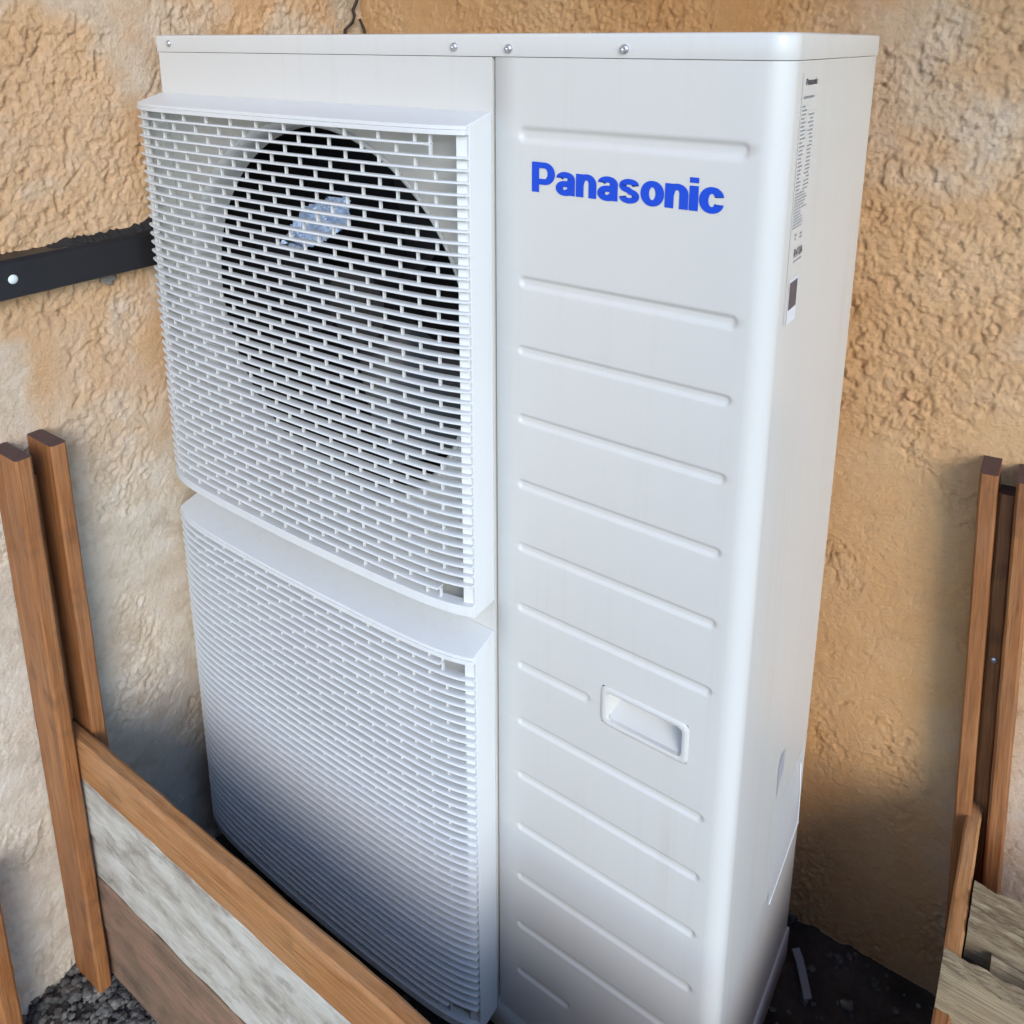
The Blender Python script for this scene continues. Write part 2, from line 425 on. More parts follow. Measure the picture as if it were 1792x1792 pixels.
# drop rows that sit too close to the handle opening
zl = [z for z in zl if not (abs(z - hz0) < 0.0015 and z != round(hz0, 5)) and not (abs(z - hz1) < 0.0015 and z != round(hz1, 5))]
xl = [SX + 0.0006, SX + 0.004, hx0, hx1, W - R_C]
for xe in (0.6295, 0.632, 0.862, 0.7185, 0.700):
    xl += [xe + 0.0048 * f for f in (-1.6, -1.2, -.8, -.4, 0, .4, .8, 1.2, 1.6)]
xl += list(np.linspace(0.64, 0.86, 12))
xl = sorted(set(round(x, 5) for x in xl if x <= W - R_C))
xl = [x for x in xl if not (0 < abs(x - hx0) < 0.002) and not (0 < abs(x - hx1) < 0.002)]
cols = [(x, 0.0, 0, True) for x in xl]
cols[0] = (SX + 0.0006, 0.004, 0, False)
cols = [(SX + 0.0006, 0.016, 0, False)] + cols
for k in range(1, 10):
    a = math.pi / 2 * k / 9
    cols.append((W - R_C + R_C * math.sin(a), R_C - R_C * math.cos(a), 0, False))
for y in list(np.linspace(R_C, D, 8))[1:]: cols.append((W, y, 0, False))
cols.append((W - 0.03, D, 0, False))
def groove(x, z):
    d = 0.0
    for rz, a, b, hw in ribs:
        if abs(z - rz) > hw * 1.8: continue
        dx = max(a - x, 0, x - b + 0); r = math.hypot(dx, z - rz) / hw
        if r < 1.5:
            t = min(max((1.5 - r) / 1.1, 0), 1); d = max(d, (t * t * (3 - 2 * t)) * (0.0030 if hw > .005 else 0.0026))
    return d
vv = []
for z in zl:
    for (x, y, _, fr) in cols:
        vv.append((x, y + (groove(x, z) if fr else 0), z))
nc = len(cols); ff = []
for j in range(len(zl) - 1):
    for i in range(nc - 1):
        xm = (cols[i][0] + cols[i + 1][0]) / 2; zm = (zl[j] + zl[j + 1]) / 2
        if cols[i][3] and cols[i + 1][3] and hx0 < xm < hx1 and hz0 < zm < hz1: continue
        ff.append((j * nc + i, j * nc + i + 1, (j + 1) * nc + i + 1, (j + 1) * nc + i))
sp = P(pydata("service_panel", vv, ff, m_paint)); set_flat_smooth(sp, 50)
sp["label"] = "tall right front panel with pressed grooves and a recessed handle"

# handle: rounded raised rim and a scooped pocket
def rrect(x0, x1, z0, z1, r, n=5):
    pts = []
    for cx, cz, a0 in ((x1 - r, z1 - r, 0), (x0 + r, z1 - r, 90), (x0 + r, z0 + r, 180), (x1 - r, z0 + r, 270)):
        for k in range(n + 1):
            a = rad(a0 + 90 * k / n); pts.append((cx + r * math.cos(a), cz + r * math.sin(a)))
    return pts
hb = bmesh.new()
prof = [(0.001, 0.0015, 0.009), (0.0015, -0.0005, 0.009), (-0.0005, -0.0022, 0.008), (-0.0035, -0.0026, 0.007), (-0.0062, -0.0016, 0.006), (-0.0072, 0.0025, 0.005)]
rings = []
for off, y, r in prof:
    rings.append([hb.verts.new((x, y, z)) for x, z in rrect(hx0 - off, hx1 + off, hz0 - off, hz1 + off, r)])
for A, B in zip(rings, rings[1:]):
    n = len(A)
    for k in range(n): hb.faces.new((A[k], B[k], B[(k + 1) % n], A[(k + 1) % n]))
# scoop: rows from bottom lip to deep top
ix0, ix1, iz0, iz1 = hx0 + 0.0066, hx1 - 0.0066, hz0 + 0.0066, hz1 - 0.0066
zin = iz0 + 0.004
B0 = [hb.verts.new((x, 0.0018, iz0)) for x in (ix0, ix1)]
B1 = [hb.verts.new((x, 0.0190, iz0 + 0.012)) for x in (ix0 + .006, ix1 - .006)]
B2 = [hb.verts.new((x, 0.0320, iz1 - 0.002)) for x in (ix0 + .012, ix1 - .012)]
T0 = [hb.verts.new((x, 0.0018, iz1)) for x in (ix0, ix1)]
hb.faces.new((B0[0], B0[1], B1[1], B1[0])); hb.faces.new((B1[0], B1[1], B2[1], B2[0])); hb.faces.new((B2[0], B2[1], T0[1], T0[0]))
hb.faces.new((B0[0], B1[0], B2[0], T0[0])); hb.faces.new((B0[1], T0[1], B2[1], B1[1]))
bmesh.ops.recalc_face_normals(hb, faces=hb.faces)
hd = S(from_bm("handle", hb, m_paint), sp); set_flat_smooth(hd, 40)

# lettering
def text_mesh(body, width, height_cap, offset, cap_char="P"):
    cu = bpy.data.curves.new("lettering", 'FONT'); cu.body = body; cu.size = 1.0; cu.offset = offset; cu.fill_mode = 'FRONT'
    cu.resolution_u = 6; cu.space_character = 1.0
    o = bpy.data.objects.new("tmp_text", cu); C.objects.link(o)
    dg = bpy.context.evaluated_depsgraph_get(); dg.update()
    me = bpy.data.meshes.new_from_object(o.evaluated_get(dg))
    bpy.data.objects.remove(o); bpy.data.curves.remove(cu)
    co = np.array([v.co[:] for v in me.vertices])
    mn, mx = co.min(0), co.max(0)
    s = width / (mx[0] - mn[0]); sz = height_cap / (mx[1] - mn[1])
    co[:, 0] = (co[:, 0] - mn[0]) * s; co[:, 1] = (co[:, 1] - mn[1]) * sz
    return me, co
def text_obj(name, body, width, hgt, offset, fn, mat, parent):
    me, co = text_mesh(body, width, hgt, offset)
    for v, c in zip(me.vertices, co): v.co = fn(c[0], c[1])
    me.materials.clear()
    return S(link(name, me, mat), parent)
KX = 1.30
def glyph(ch):
    """centre lines of the heavy grotesque letters: cap height 1, x height 0.75"""
    def arc(cx, cz, rx, rz, a0, a1, n=22):
        return [(cx + rx * math.cos(rad(a0 + (a1 - a0) * k / n)), cz + rz * math.sin(rad(a0 + (a1 - a0) * k / n))) for k in range(n + 1)]
    if ch == "P": return [[(.1, 0), (.1, 1)], [(.02, .912), (.36, .912)] + arc(.36, .637, .20, .275, 90, -90) + [(.02, .362)]], .662
    if ch == "n": return [[(.1, 0), (.1, .75)], [(.1, .40)] + arc(.285, .44, .165, .225, 168, 0) + [(.45, .3), (.45, 0)]], .552
    if ch == "a": return [[(.435, 0), (.435, .5)], arc(.272, .525, .163, .143, 168, 0) + [(.435, .45)],
                          [(.435, .43)] + arc(.262, .225, .155, .148, 70, 290) + [(.435, .19)]], .545
    if ch == "s": return [arc(.262, .538, .165, .130, 12, 262) + arc(.262, .213, .168, .140, 80, -168)], .525
    if ch == "o": return [arc(.29, .373, .187, .297, 0, 360, 48)], .58
    if ch == "i": return [[(.1, 0), (.1, .75)], [(.1, .835), (.1, 1.0)]], .2
    if ch == "c": return [arc(.29, .373, .187, .297, 22, 338, 40)], .545
def lettering(word, width, cap, fn, mat, parent):
    adv = sum(glyph(c)[1] for c in word) + 0.030 * (len(word) - 1)
    kx = width / cap / adv
    v, f = [], []; x0 = 0.0; lay = 0
    for c in word:
        st_, w_ = glyph(c)
        for lay_k, line in enumerate(st_):
            pts = [(kx * (x0 + a), b) for a, b in line]; n = len(pts); b0 = len(v); lay += 1
            for k, (a, b) in enumerate(pts):
                pa, pb = pts[max(k - 1, 0)], pts[min(k + 1, n - 1)]
                if c == "o" and k in (0, n - 1): pa, pb = pts[n - 2], pts[1]
                tx, tz = pb[0] - pa[0], pb[1] - pa[1]; L = math.hypot(tx, tz); tx /= L; tz /= L
                wd = math.sqrt((0.288 * tz) ** 2 + (0.198 * tx) ** 2) / 2
                if c == "s": wd *= 0.90
                flat = (c in "cs" and k in (0, n - 1)) or (c == "a" and k == 0 and lay_k == 1)
                for sg in (1, -1):
                    ox, oz = (-tz * wd * sg, tx * wd * sg)
                    if flat: ox, oz = -math.copysign(wd * 1.02, tz) * sg, 0.0
                    v.append(fn((a + ox) * cap, (b + oz) * cap, (lay % 3) * 0.00006))
            for k in range(n - 1): f.append((b0 + 2 * k, b0 + 2 * k + 1, b0 + 2 * k + 3, b0 + 2 * k + 2))
        x0 += w_ + 0.030
    return S(pydata("lettering", v, f, mat), parent)
lettering("Panasonic", 0.2068, 0.0312, lambda a, b, e: (0.6413 + a, -0.0006 - e, 1.1797 + b), m_blue, sp)

# rating label on the right side
def side(y, z, e=0.0006): return (W + e, y, z)
rl = P(pydata("rating_label", [side(0.036, 1.072, .0003), side(0.094, 1.072, .0003), side(0.094, 1.306, .0003), side(0.036, 1.306, .0003)], [(0, 1, 2, 3)], m_paint))
lettering("Panasonic", 0.036, 0.0058, lambda a, b, e: side(0.046 + a, 1.2945 + b, 0.0006 + e), m_printd, rl)
text_obj("lettering", "R410A", 0.028, 0.009, 0.02, lambda a, b: side(0.052 + a, 1.1345 + b), m_printd, rl)
lb_v, lb_f = [], []
def bar(y0, y1, z, h):
    b0 = len(lb_v); lb_v.extend([side(y0, z - h / 2), side(y1, z - h / 2), side(y1, z + h / 2), side(y0, z + h / 2)]); lb_f.append((b0, b0 + 1, b0 + 2, b0 + 3))
rr = random.Random(3)
def words(y0, y1, z, h):
    y = y0
    while y < y1 - 0.002:
        w = rr.uniform(0.0015, 0.005); bar(y, min(y + w, y1), z, h); y += w + 0.0009
words(0.042, 0.076, 1.2838, 0.0022)
z = 1.276
while z > 1.200:
    words(0.040, rr.uniform(0.048, 0.057), z, 0.0013)
    if z < 1.270: words(rr.uniform(0.061, 0.072), 0.080, z - 0.001, 0.0013)
    z -= 0.0036
while z > 1.163:
    words(0.040, rr.uniform(0.060, 0.085), z, 0.0012); z -= 0.0029
for z in (1.157, 1.1535): words(0.050, 0.056, z, 0.002); words(0.066, 0.074, z - .001, 0.0018)
words(0.052, 0.080, 1.131, 0.0016)
S(pydata("print_lines", lb_v, lb_f, m_print), rl)
st = P(pydata("sticker", [side(0.044, 1.070), side(0.073, 1.070), side(0.073, 1.1145), side(0.044, 1.1145)], [(0, 1, 2, 3)], m_sticker))
S(pydata("dark_plate", [side(0.0465, 1.0845, .001), side(0.0705, 1.0845, .001), side(0.0705, 1.1115, .001), side(0.0465, 1.1115, .001)], [(0, 1, 2, 3)], m_plate), st)

# --- left (fan) front panel with two round openings
FCX, FR = 0.296, 0.262
def fan_panel():
    v, f = [], []
    x0, x1 = 0.0, SX - 0.0006
    for (z0, z1, cz) in ((0.012, 0.640, 0.312), (0.640, ZL - 0.001, 0.970)):
        N = 96; inner = []; outer = []
        angs = [2 * math.pi * k / N for k in range(N)]
        # make rays hit the rectangle corners
        for (cx_, cz_) in ((x0, z0), (x1, z0), (x1, z1), (x0, z1)):
            a = math.atan2(cz_ - cz, cx_ - FCX) % (2 * math.pi)
            k = min(range(N), key=lambda i: abs(angs[i] - a)); angs[k] = a
        for a in angs:
            c, s = math.cos(a), math.sin(a)
            ts = []
            if c > 1e-9: ts.append((x1 - FCX) / c)
            if c < -1e-9: ts.append((x0 - FCX) / c)
            if s > 1e-9: ts.append((z1 - cz) / s)
            if s < -1e-9: ts.append((z0 - cz) / s)
            t = min(ts)
            inner.append((FCX + FR * c, 0.0, cz + FR * s)); outer.append((FCX + t * c, 0.0, cz + t * s))
        b0 = len(v); v += inner + outer
        for k in range(N):
            k2 = (k + 1) % N; f.append((b0 + k, b0 + k2, b0 + N + k2, b0 + N + k))
    # returns: right edge into the seam, left side wrap
    for (xa, y1) in ((x1, 0.016), (x0, 0.06)):
        b0 = len(v); v += [(xa, 0, 0.012), (xa, 0, ZL - .001), (xa, y1, ZL - .001), (xa, y1, 0.012)]; f.append((b0, b0 + 1, b0 + 2, b0 + 3))
    return v, f
fp = P(pydata("fan_panel", *fan_panel(), m_paint))
fp["label"] = "left front panel with two round fan openings"
for cz in (0.970, 0.312):
    prof = [(0.2668, -0.0003), (0.2664, -0.0022), (0.2650, -0.0028), (0.2625, -0.0022), (0.2585, 0.002), (0.2562, 0.009), (0.2550, 0.020), (0.2545, 0.042)]
    v, f = [], []; N = 96
    for r, y in prof:
        for k in range(N):
            a = 2 * math.pi * k / N; v.append((FCX + r * math.cos(a), y, cz + r * math.sin(a)))
    for j in range(len(prof) - 1):
        for k in range(N): f.append((j * N + k, j * N + (k + 1) % N, (j + 1) * N + (k + 1) % N, (j + 1) * N + k))
    S(pydata("bell_mouth", v, f, m_plastic, None, True), fp)

# --- cabinet shell (left side, back, inner liner)
cb = bmesh.new()
box_bm(0.0, 0.002, 0.06, D, 0.012, ZL - .001, bm=cb)
box_bm(0.002, W - 0.031, D - 0.002, D, 0.012, ZL - .001, bm=cb)
P(from_bm("cabinet_shell", cb, m_paint))
ln = bmesh.new()
box_bm(0.004, 0.006, 0.062, D - .004, 0.016, ZL - .004, bm=ln)
box_bm(0.575, 0.578, 0.004, D - .004, 0.016, ZL - .004, bm=ln)
box_bm(0.006, 0.575, 0.255, 0.262, 0.016, ZL - .004, bm=ln)
box_bm(0.006, 0.575, 0.07, 0.255, 0.016, 0.020, bm=ln)
box_bm(0.006, 0.575, 0.07, 0.255, ZL - .010, ZL - .006, bm=ln)
P(from_bm("dark_liner", ln, m_dark))  # plain black liner: shade inside the openings is put into its colour
# fans
def make_fan(cz):
    fan = P(from_bm("fan", tube_bm([(FCX, 0.075, cz), (FCX, 0.16, cz)], 0.055, 28), m_fan)); set_flat_smooth(fan, 40)
    for k in range(3):
        v, f = [], []; NR, NA = 8, 10
        for i in range(NR + 1):
            r = 0.05 + (0.242 - 0.05) * i / NR
            sw = 0.35 * (i / NR) ** 1.3; wd = 0.75 + 0.25 * math.sin(math.pi * i / NR)
            for j in range(NA + 1):
                s = j / NA; a = 2 * math.pi * k / 3 + sw + s * wd + 0.4
                v.append((FCX + r * math.cos(a), 0.085 + 0.075 * s + 0.012 * math.sin(math.pi * s), cz + r * math.sin(a)))
        for i in range(NR):
            for j in range(NA):
                b = i * (NA + 1) + j; f.append((b, b + 1, b + NA + 2, b + NA + 1))
        S(pydata("blade", v, f, m_fan, None, True), fan)
    return fan
fan1 = make_fan(0.970); make_fan(0.312)
# crinkled foil insulation showing behind the upper grille
pl = [(0.2359, 1.1166), (0.2783, 1.1211), (0.2710, 1.0794), (0.2180, 1.0480), (0.1619, 1.0262), (0.1309, 1.0351), (0.1804, 1.0937)]
def inside(x, z):
    r = False
    for k in range(len(pl)):
        (x1, z1), (x2, z2) = pl[k], pl[k - 1]
        if (z1 > z) != (z2 > z) and x < (x2 - x1) * (z - z1) / (z2 - z1) + x1: r = not r
    return r
fx = np.linspace(0.13, 0.28, 44); fz = np.linspace(1.022, 1.124, 34)
FX, FZ = np.meshgrid(fx, fz)
FY = 0.080 + 0.014 * ridged(FX * 40 + FZ * 25, FZ * 40, 4, 2) + 0.004 * fbm(FX * 150, FZ * 150, 9, 2)
fv_ = np.stack([FX, FY, FZ], -1).reshape(-1, 3)
ff0 = [(j * 44 + i, j * 44 + i + 1, (j + 1) * 44 + i + 1, (j + 1) * 44 + i) for j in range(33) for i in range(43) if inside((fx[i] + fx[i + 1]) / 2, (fz[j] + fz[j + 1]) / 2)]
fo = P(pydata("foil_patch", fv_, ff0, m_foil)); fo["label"] = "shiny blue crinkled foil glinting behind the upper grille"

# --- fan grilles
XC, HWD = 0.2930, 0.2960
def gy_(x):
    t = abs(x - XC) / HWD; return -(0.0635 - 0.008 * t ** 2 - (0.0155 if x < XC else 0.012) * t ** 9)
def slat_mesh(x0, x1, th=0.0035, dep=0.0115, left_tip=True):
    """bowed slat: rounded front edge, thin at the back"""
    n = 30; v, f = [], []
    cs = [(0.0003, -0.33), (-0.0008, -0.12), (-0.0008, 0.12), (0.0003, 0.36), (0.0028, 0.5), (dep, 0.22), (dep, -0.22), (0.0028, -0.5)]
    m = len(cs)
    for i in range(n + 1):
        s = i / n
        x = x0 + (x1 - x0) * s
        # denser towards the ends
        x = x0 + (x1 - x0) * (0.5 - 0.5 * math.cos(math.pi * s)) * 0.6 + (x1 - x0) * s * 0.4
        yf = gy_(x)
        d = dep
        tip = 1.0
        for (dy, dz) in cs:
            v.append((x, yf + dy * tip, dz * th))
    for i in range(n):
        for k in range(m): f.append((i * m + k, i * m + (k + 1) % m, (i + 1) * m + (k + 1) % m, (i + 1) * m + k))
    f.append(tuple(range(m))[::-1]); f.append(tuple(n * m + k for k in range(m)))
    me = bpy.data.meshes.new("slat"); me.from_pydata(v, [], f); me.update()
    me.materials.append(m_plastic); me.polygons.foreach_set("use_smooth", [True] * len(me.polygons)); me.set_sharp_from_angle(angle=rad(60))
    return me
XL, XR = -0.003, 0.589
slat_full = slat_mesh(XL, XR - 0.0015)
slat_short = slat_mesh(XL, 0.5445)
PITCH = 0.0130
def extrude_plan(b, xs, ztop, zbot, yf, yb, drop=0.0):
    """solid strip following the bow: front at gy_(x)+yf, back at gy_(x)+yb (or absolute when yb is None -> y=0)"""
    ring = []
    for x in xs:
        y0 = gy_(x) + yf; y1 = (gy_(x) + yb) if yb is not None else -0.0004
        ring.append([b.verts.new((x, y0, zbot)), b.verts.new((x, y0, ztop - drop)), b.verts.new((x, y1, ztop)), b.verts.new((x, y1, zbot))])
    for A, B in zip(ring, ring[1:]):
        for k in range(4): b.faces.new((A[k], B[k], B[(k + 1) % 4], A[(k + 1) % 4]))
    b.faces.new(ring[0]); b.faces.new(ring[-1][::-1])
def make_grille(zt, zb, label):
    b = bmesh.new()
    xs = [XL + (XR - XL) * (0.5 - 0.5 * math.cos(math.pi * k / 40)) * .6 + (XR - XL) * k / 40 * .4 for k in range(41)]
    xs_in = [x for x in xs if x > -0.004] 
    # top hood: shelf sloping down to the front, double bead below it
    xe = [x if x < XR - 1e-6 else XR - 0.0012 for x in xs]
    extrude_plan(b, xe, zt, zt - 0.0150, 0.0010, None, 0.0110)
    extrude_plan(b, xe, zt - 0.0152, zt - 0.0205, -0.0006, 0.012)
    # bottom lip
    extrude_plan(b, xe, zb + 0.0170, zb + 0.0042, -0.0006, 0.014)
    extrude_plan(b, xe, zb + 0.004, zb, 0.004, None)
    # side walls
    box_bm(XR - 0.0022, XR, gy_(XR) + 0.0045, -0.0004, zb + 0.0005, zt - 0.0115, bm=b)
    extrude_plan(b, [XR - 0.0021, XR], zt - 0.0005, zt - 0.0120, 0.0022, None, 0.0110)
    extrude_plan(b, [0.5735, 0.577, 0.581, 0.585, XR - 0.0026], zt - 0.0190, zb + 0.004, 0.0075, 0.014)
    box_bm(0.0060, 0.0085, gy_(0.0) + 0.011, -0.0004, zb + 0.0045, zt - 0.0152, bm=b)
    extrude_plan(b, [0.0065, 0.010, 0.0145], zt - 0.0190, zb + 0.004, 0.0035, 0.012)
    bmesh.ops.recalc_face_normals(b, faces=b.faces)
    g_ = P(from_bm("fan_grille", b, m_plastic)); set_flat_smooth(g_, 38)
    bev = g_.modifiers.new("edge", 'BEVEL'); bev.width = 0.0009; bev.segments = 2; bev.limit_method = 'ANGLE'; bev.angle_limit = rad(50)
    g_["label"] = label
    z = zt - 0.0314; zsl = []
    while z > zb + 0.0225: zsl.append(z); z -= PITCH
    for i, z in enumerate(zsl):
        o = bpy.data.objects.new("slat", slat_short if i in (0, len(zsl) - 1) else slat_full); C.objects.link(o)
        o.location = (0, random.uniform(-.0003, .0003), z); o.parent = g_
    # staggered upright bars between the slats
    v, f = [], []
    edges_z = [zt - 0.0200] + zsl + [zb + 0.016]
    for i in range(len(edges_z) - 1):
        za, zb_ = edges_z[i] - 0.0006, edges_z[i + 1] + 0.0006
        x = 0.025 if i % 2 == 0 else 0.050
        xsb = []
        while x < 0.5655: xsb.append(x); x += 0.050
        if i in (0, 1, len(edges_z) - 2, len(edges_z) - 3): xsb = [q_ for q_ in xsb if q_ < 0.535]
        if i in (0, 1, len(edges_z) - 2): xsb.append(0.5445)
        for x in xsb:
            y0 = gy_(x) + 0.0055; y1 = y0 + 0.0036; h_ = 0.0014
            b0 = len(v)
            v += [(x - h_, y0, zb_), (x + h_, y0, zb_), (x + h_, y0, za), (x - h_, y0, za),
                  (x - h_ * .6, y1, zb_), (x + h_ * .6, y1, zb_), (x + h_ * .6, y1, za), (x - h_ * .6, y1, za)]
            f += [(b0, b0 + 1, b0 + 2, b0 + 3), (b0 + 1, b0 + 5, b0 + 6, b0 + 2), (b0 + 4, b0, b0 + 3, b0 + 7), (b0 + 5, b0 + 4, b0 + 7, b0 + 6)]
    cbr = S(pydata("crossbars", v, f, m_plastic), g_); cbr["kind"] = "stuff"
    return g_
make_grille(1.2589, 0.6645, "upper fan grille of thin staggered white slats with dark fan behind")
make_grille(0.6200, -0.0040, "lower fan grille of thin white slats half hidden by the plank barrier")

# --- top cover with rolled edge and screws
def cover():
    o_ = 0.0012; r = R_C + o_
    path = [(-o_, D + o_), (-o_, -o_)]
    for k in range(0, 11):
        a = math.pi / 2 * k / 10; path.append((W + o_ - r + r * math.sin(a), -o_ + r - r * math.cos(a)))
    path.append((W + o_, D + o_))
    # profile: (inset, z)
    prof = [(0.0012, ZL - 0.0002), (0.0003, ZL - 0.0004), (0.0, ZL + 0.0008), (0.0, H - 0.004), (0.0006, H - 0.0018), (0.0018, H - 0.0005), (0.004, H)]
    cx, cy = W / 2, D / 2; v, f = [], []
    for ins, z in prof:
        for x, y in path:
            dx = -1 if x > cx else 1; dy = 1 if y < cy else -1
            v.append((x + dx * ins * (1 if abs(x - cx) > .3 else 0), y + dy * ins * 1.0, z))
    n = len(path)
    for j in range(len(prof) - 1):
        for k in range(n):
            k2 = (k + 1) % n; f.append((j * n + k, j * n + k2, (j + 1) * n + k2, (j + 1) * n + k))
    f.append(tuple((len(prof) - 1) * n + k for k in range(n)))
    return v, f
tc_ = P(pydata("top_cover", *cover(), m_paint)); set_flat_smooth(tc_, 55)
for (x, z) in ((0.030, 1.3283), (0.5418, 1.3262), (0.6126, 1.3248), (0.7447, 1.3251)):
    b = bmesh.new()
    rr_ = [(0.0042, -0.0011), (0.0046, -0.0022), (0.0040, -0.0042), (0.0026, -0.0050), (0.0014, -0.0050), (0.0010, -0.0036), (0.0001, -0.0036)]
    rg = [[b.verts.new((x + r * math.cos(2 * math.pi * k / 14), y, z + r * math.sin(2 * math.pi * k / 14))) for k in range(14)] for r, y in rr_]
    for A, B in zip(rg, rg[1:]):
        for k in range(14): b.faces.new((A[k], A[(k + 1) % 14], B[(k + 1) % 14], B[k]))
    bmesh.ops.recalc_face_normals(b, faces=b.faces)
    S(from_bm("screw", b, m_zinc, None, None, True), tc_)

# --- base pan
def base_pan():
    o_ = 0.003; r = R_C + o_
    path = [(-o_ + 0.003, D + o_), (-o_ + 0.003, 0.002)]
    for k in range(0, 9):
        a = math.pi / 2 * k / 8; path.append((W + o_ - r + r * math.sin(a), 0.002 + r - r * math.cos(a)))
    path.append((W + o_, D + o_))
    zp = [ZB, ZB + 0.002, 0.0125, 0.0140, 0.0140]; off = [0.002, 0, 0, 0.0015, 0.006]
    v, f = [], []; n = len(path)
    for z, of in zip(zp, off):
        for x, y in path:
            v.append((x - (of if x > .5 else -of), y + (of if y < .15 else -of), z))
    for j in range(len(zp) - 1):
        for k in range(n):
            k2 = (k + 1) % n; f.append((j * n + k, j * n + k2, (j + 1) * n + k2, (j + 1) * n + k))
    f.append(tuple(range(n))[::-1])
    return v, f
bp = P(pydata("base_pan", *base_pan(), m_paint)); set_flat_smooth(bp, 50)
# peeling clear film on the lower side
def film_mat():
    t = NT("clear_film"); co = t.coord()
    t.b.inputs["Alpha"].default_value = 0.22
    return t.done((0.85, 0.88, 0.92), 0.12, t.bump(t.noise(co, 40, 4), 0.3, 0.004))
m_film = film_mat()
fv, ff_ = [], []
NY, NZ = 10, 14
for j in range(NZ + 1):
    for i in range(NY + 1):
        s, t = i / NY, j / NZ
        y = 0.18 + 0.127 * s; z0 = 0.222 + 0.016 * s ** 1.3; z = z0 + (0.37 - z0) * t
        lift = 0.0006 + 0.0035 * max(0, 1 - t * 6) + 0.002 * max(0, s - 0.85) / 0.15
        fv.append((W + lift + 0.0006 * math.sin(9 * s + 5 * t), y, z))
for j in range(NZ):
    for i in range(NY):
        b0 = j * (NY + 1) + i; ff_.append((b0, b0 + 1, b0 + NY + 2, b0 + NY + 1))
P(pydata("film", fv, ff_, m_film, None, True))
# bright rolled hem of the film
hem = [(W + 0.0042, 0.18 + 0.127 * s, 0.222 + 0.016 * s ** 1.3) for s in np.linspace(0, 1, 12)] + [(W + 0.0030, 0.311, 0.255), (W + 0.0022, 0.312, 0.285), (W + 0.0016, 0.300, 0.345)]
P(from_bm("film_hem", tube_bm(hem, 0.0008, 6), m_sticker, None, None, True))

sm = P(pydata("scuff_mark", [(W + .0005, a_, b_) for a_, b_ in ((0.2058, 0.4486), (0.2068, 0.4162), (0.1879, 0.4058), (0.1815, 0.3935), (0.1794, 0.4399), (0.1857, 0.4522))], [(0, 1, 2, 3, 4, 5)], plain("scuff_grey", (0.34, 0.34, 0.36), 0.5, 0, 0.4, 60)))
# support blocks
for k, xx in enumerate((0.12, 0.78)):
    b = box_bm(xx - 0.05, xx + 0.05, -0.01, 0.36, GZ - 0.02, ZB - 0.0005, 0.008, 2)
    sb = from_bm("support_block", b, m_rubber); set_flat_smooth(sb)
    tag(sb, ("dark rubber support block under the left end of the white unit", "dark rubber support block under the right end of the white unit")[k], "block", "support blocks")
# small bent metal bracket lying behind the right rear foot
br = bmesh.new()
pts = [(0.905, 0.385, -0.090), (0.915, 0.374, -0.094), (0.927, 0.356, -0.101), (0.940, 0.334, -0.106)]
wv = 0.007
prev = None
for (x, y, z) in pts:
    c = [br.verts.new((x - wv * .7, y - wv * .5, z)), br.verts.new((x + wv * .7, y + wv * .5, z + .002)), br.verts.new((x + wv * .7, y + wv * .5, z - .001)), br.verts.new((x - wv * .7, y - wv * .5, z - .003))]
    if prev:
        for k in range(4): br.faces.new((prev[k], c[k], c[(k + 1) % 4], prev[(k + 1) % 4]))
    else: br.faces.new(c[::-1])
    prev = c
br.faces.new(prev)
bmesh.ops.recalc_face_normals(br, faces=br.faces)
tag(from_bm("metal_strip", br, m_print), "short pale metal strip lying on the dark soil by the unit's rear corner", "strip")

# ------------------------------------------------------------------ timber
def board(name, p0, p1, w_dir, width, thick, mat, bev=0.002, jag=0.0008, end_mat=None, seed=0, nseg=24, ends=(0, 0)):
    """board from p0 to p1 (centre line); width along w_dir, thickness along the third axis; grain along local X"""
    p0, p1 = Vector(p0), Vector(p1); ax = (p1 - p0); L = ax.length; ax.normalize()
    wd = Vector(w_dir); wd = (wd - ax * wd.dot(ax)).normalized(); td = ax.cross(wd)
    rng = random.Random(seed); b = bmesh.new(); rings = []
    c = bev
    sec = [(-width / 2 + c, -thick / 2), (width / 2 - c, -thick / 2), (width / 2, -thick / 2 + c), (width / 2, thick / 2 - c),
           (width / 2 - c, thick / 2), (-width / 2 + c, thick / 2), (-width / 2, thick / 2 - c), (-width / 2, -thick / 2 + c)]
    for i in range(nseg + 1):
        x = L * i / nseg; ring = []
        dw = rng.uniform(-jag, jag); dt = rng.uniform(-jag, jag) * .5
        for (a, t) in sec:
            ring.append(b.verts.new((x, a + dw + rng.uniform(-jag, jag) * .4, t + dt + rng.uniform(-jag, jag) * .2)))
        rings.append(ring)
    for A, B in zip(rings, rings[1:]):
        for k in range(8): b.faces.new((A[k], A[(k + 1) % 8], B[(k + 1) % 8], B[k]))
    e0 = b.faces.new(rings[0][::-1]); e1 = b.faces.new(rings[-1])
    bmesh.ops.recalc_face_normals(b, faces=b.faces)
    me = bpy.data.meshes.new(name)
    if end_mat is not None: e0.material_index = 1; e1.material_index = 1
    b.to_mesh(me); b.free(); me.materials.append(mat)
    if end_mat is not None: me.materials.append(end_mat)
    o = bpy.data.objects.new(name, me); C.objects.link(o)
    m = Matrix((ax, wd, td)).transposed().to_4x4(); m.translation = p0
    o.matrix_world = m
    set_flat_smooth(o, 30)
    return o
def attach(o, root):
    bpy.context.view_layer.update()
    mw = o.matrix_world.copy(); o.parent = root; o.matrix_parent_inverse = root.matrix_basis.inverted(); o.matrix_basis = mw
    return o

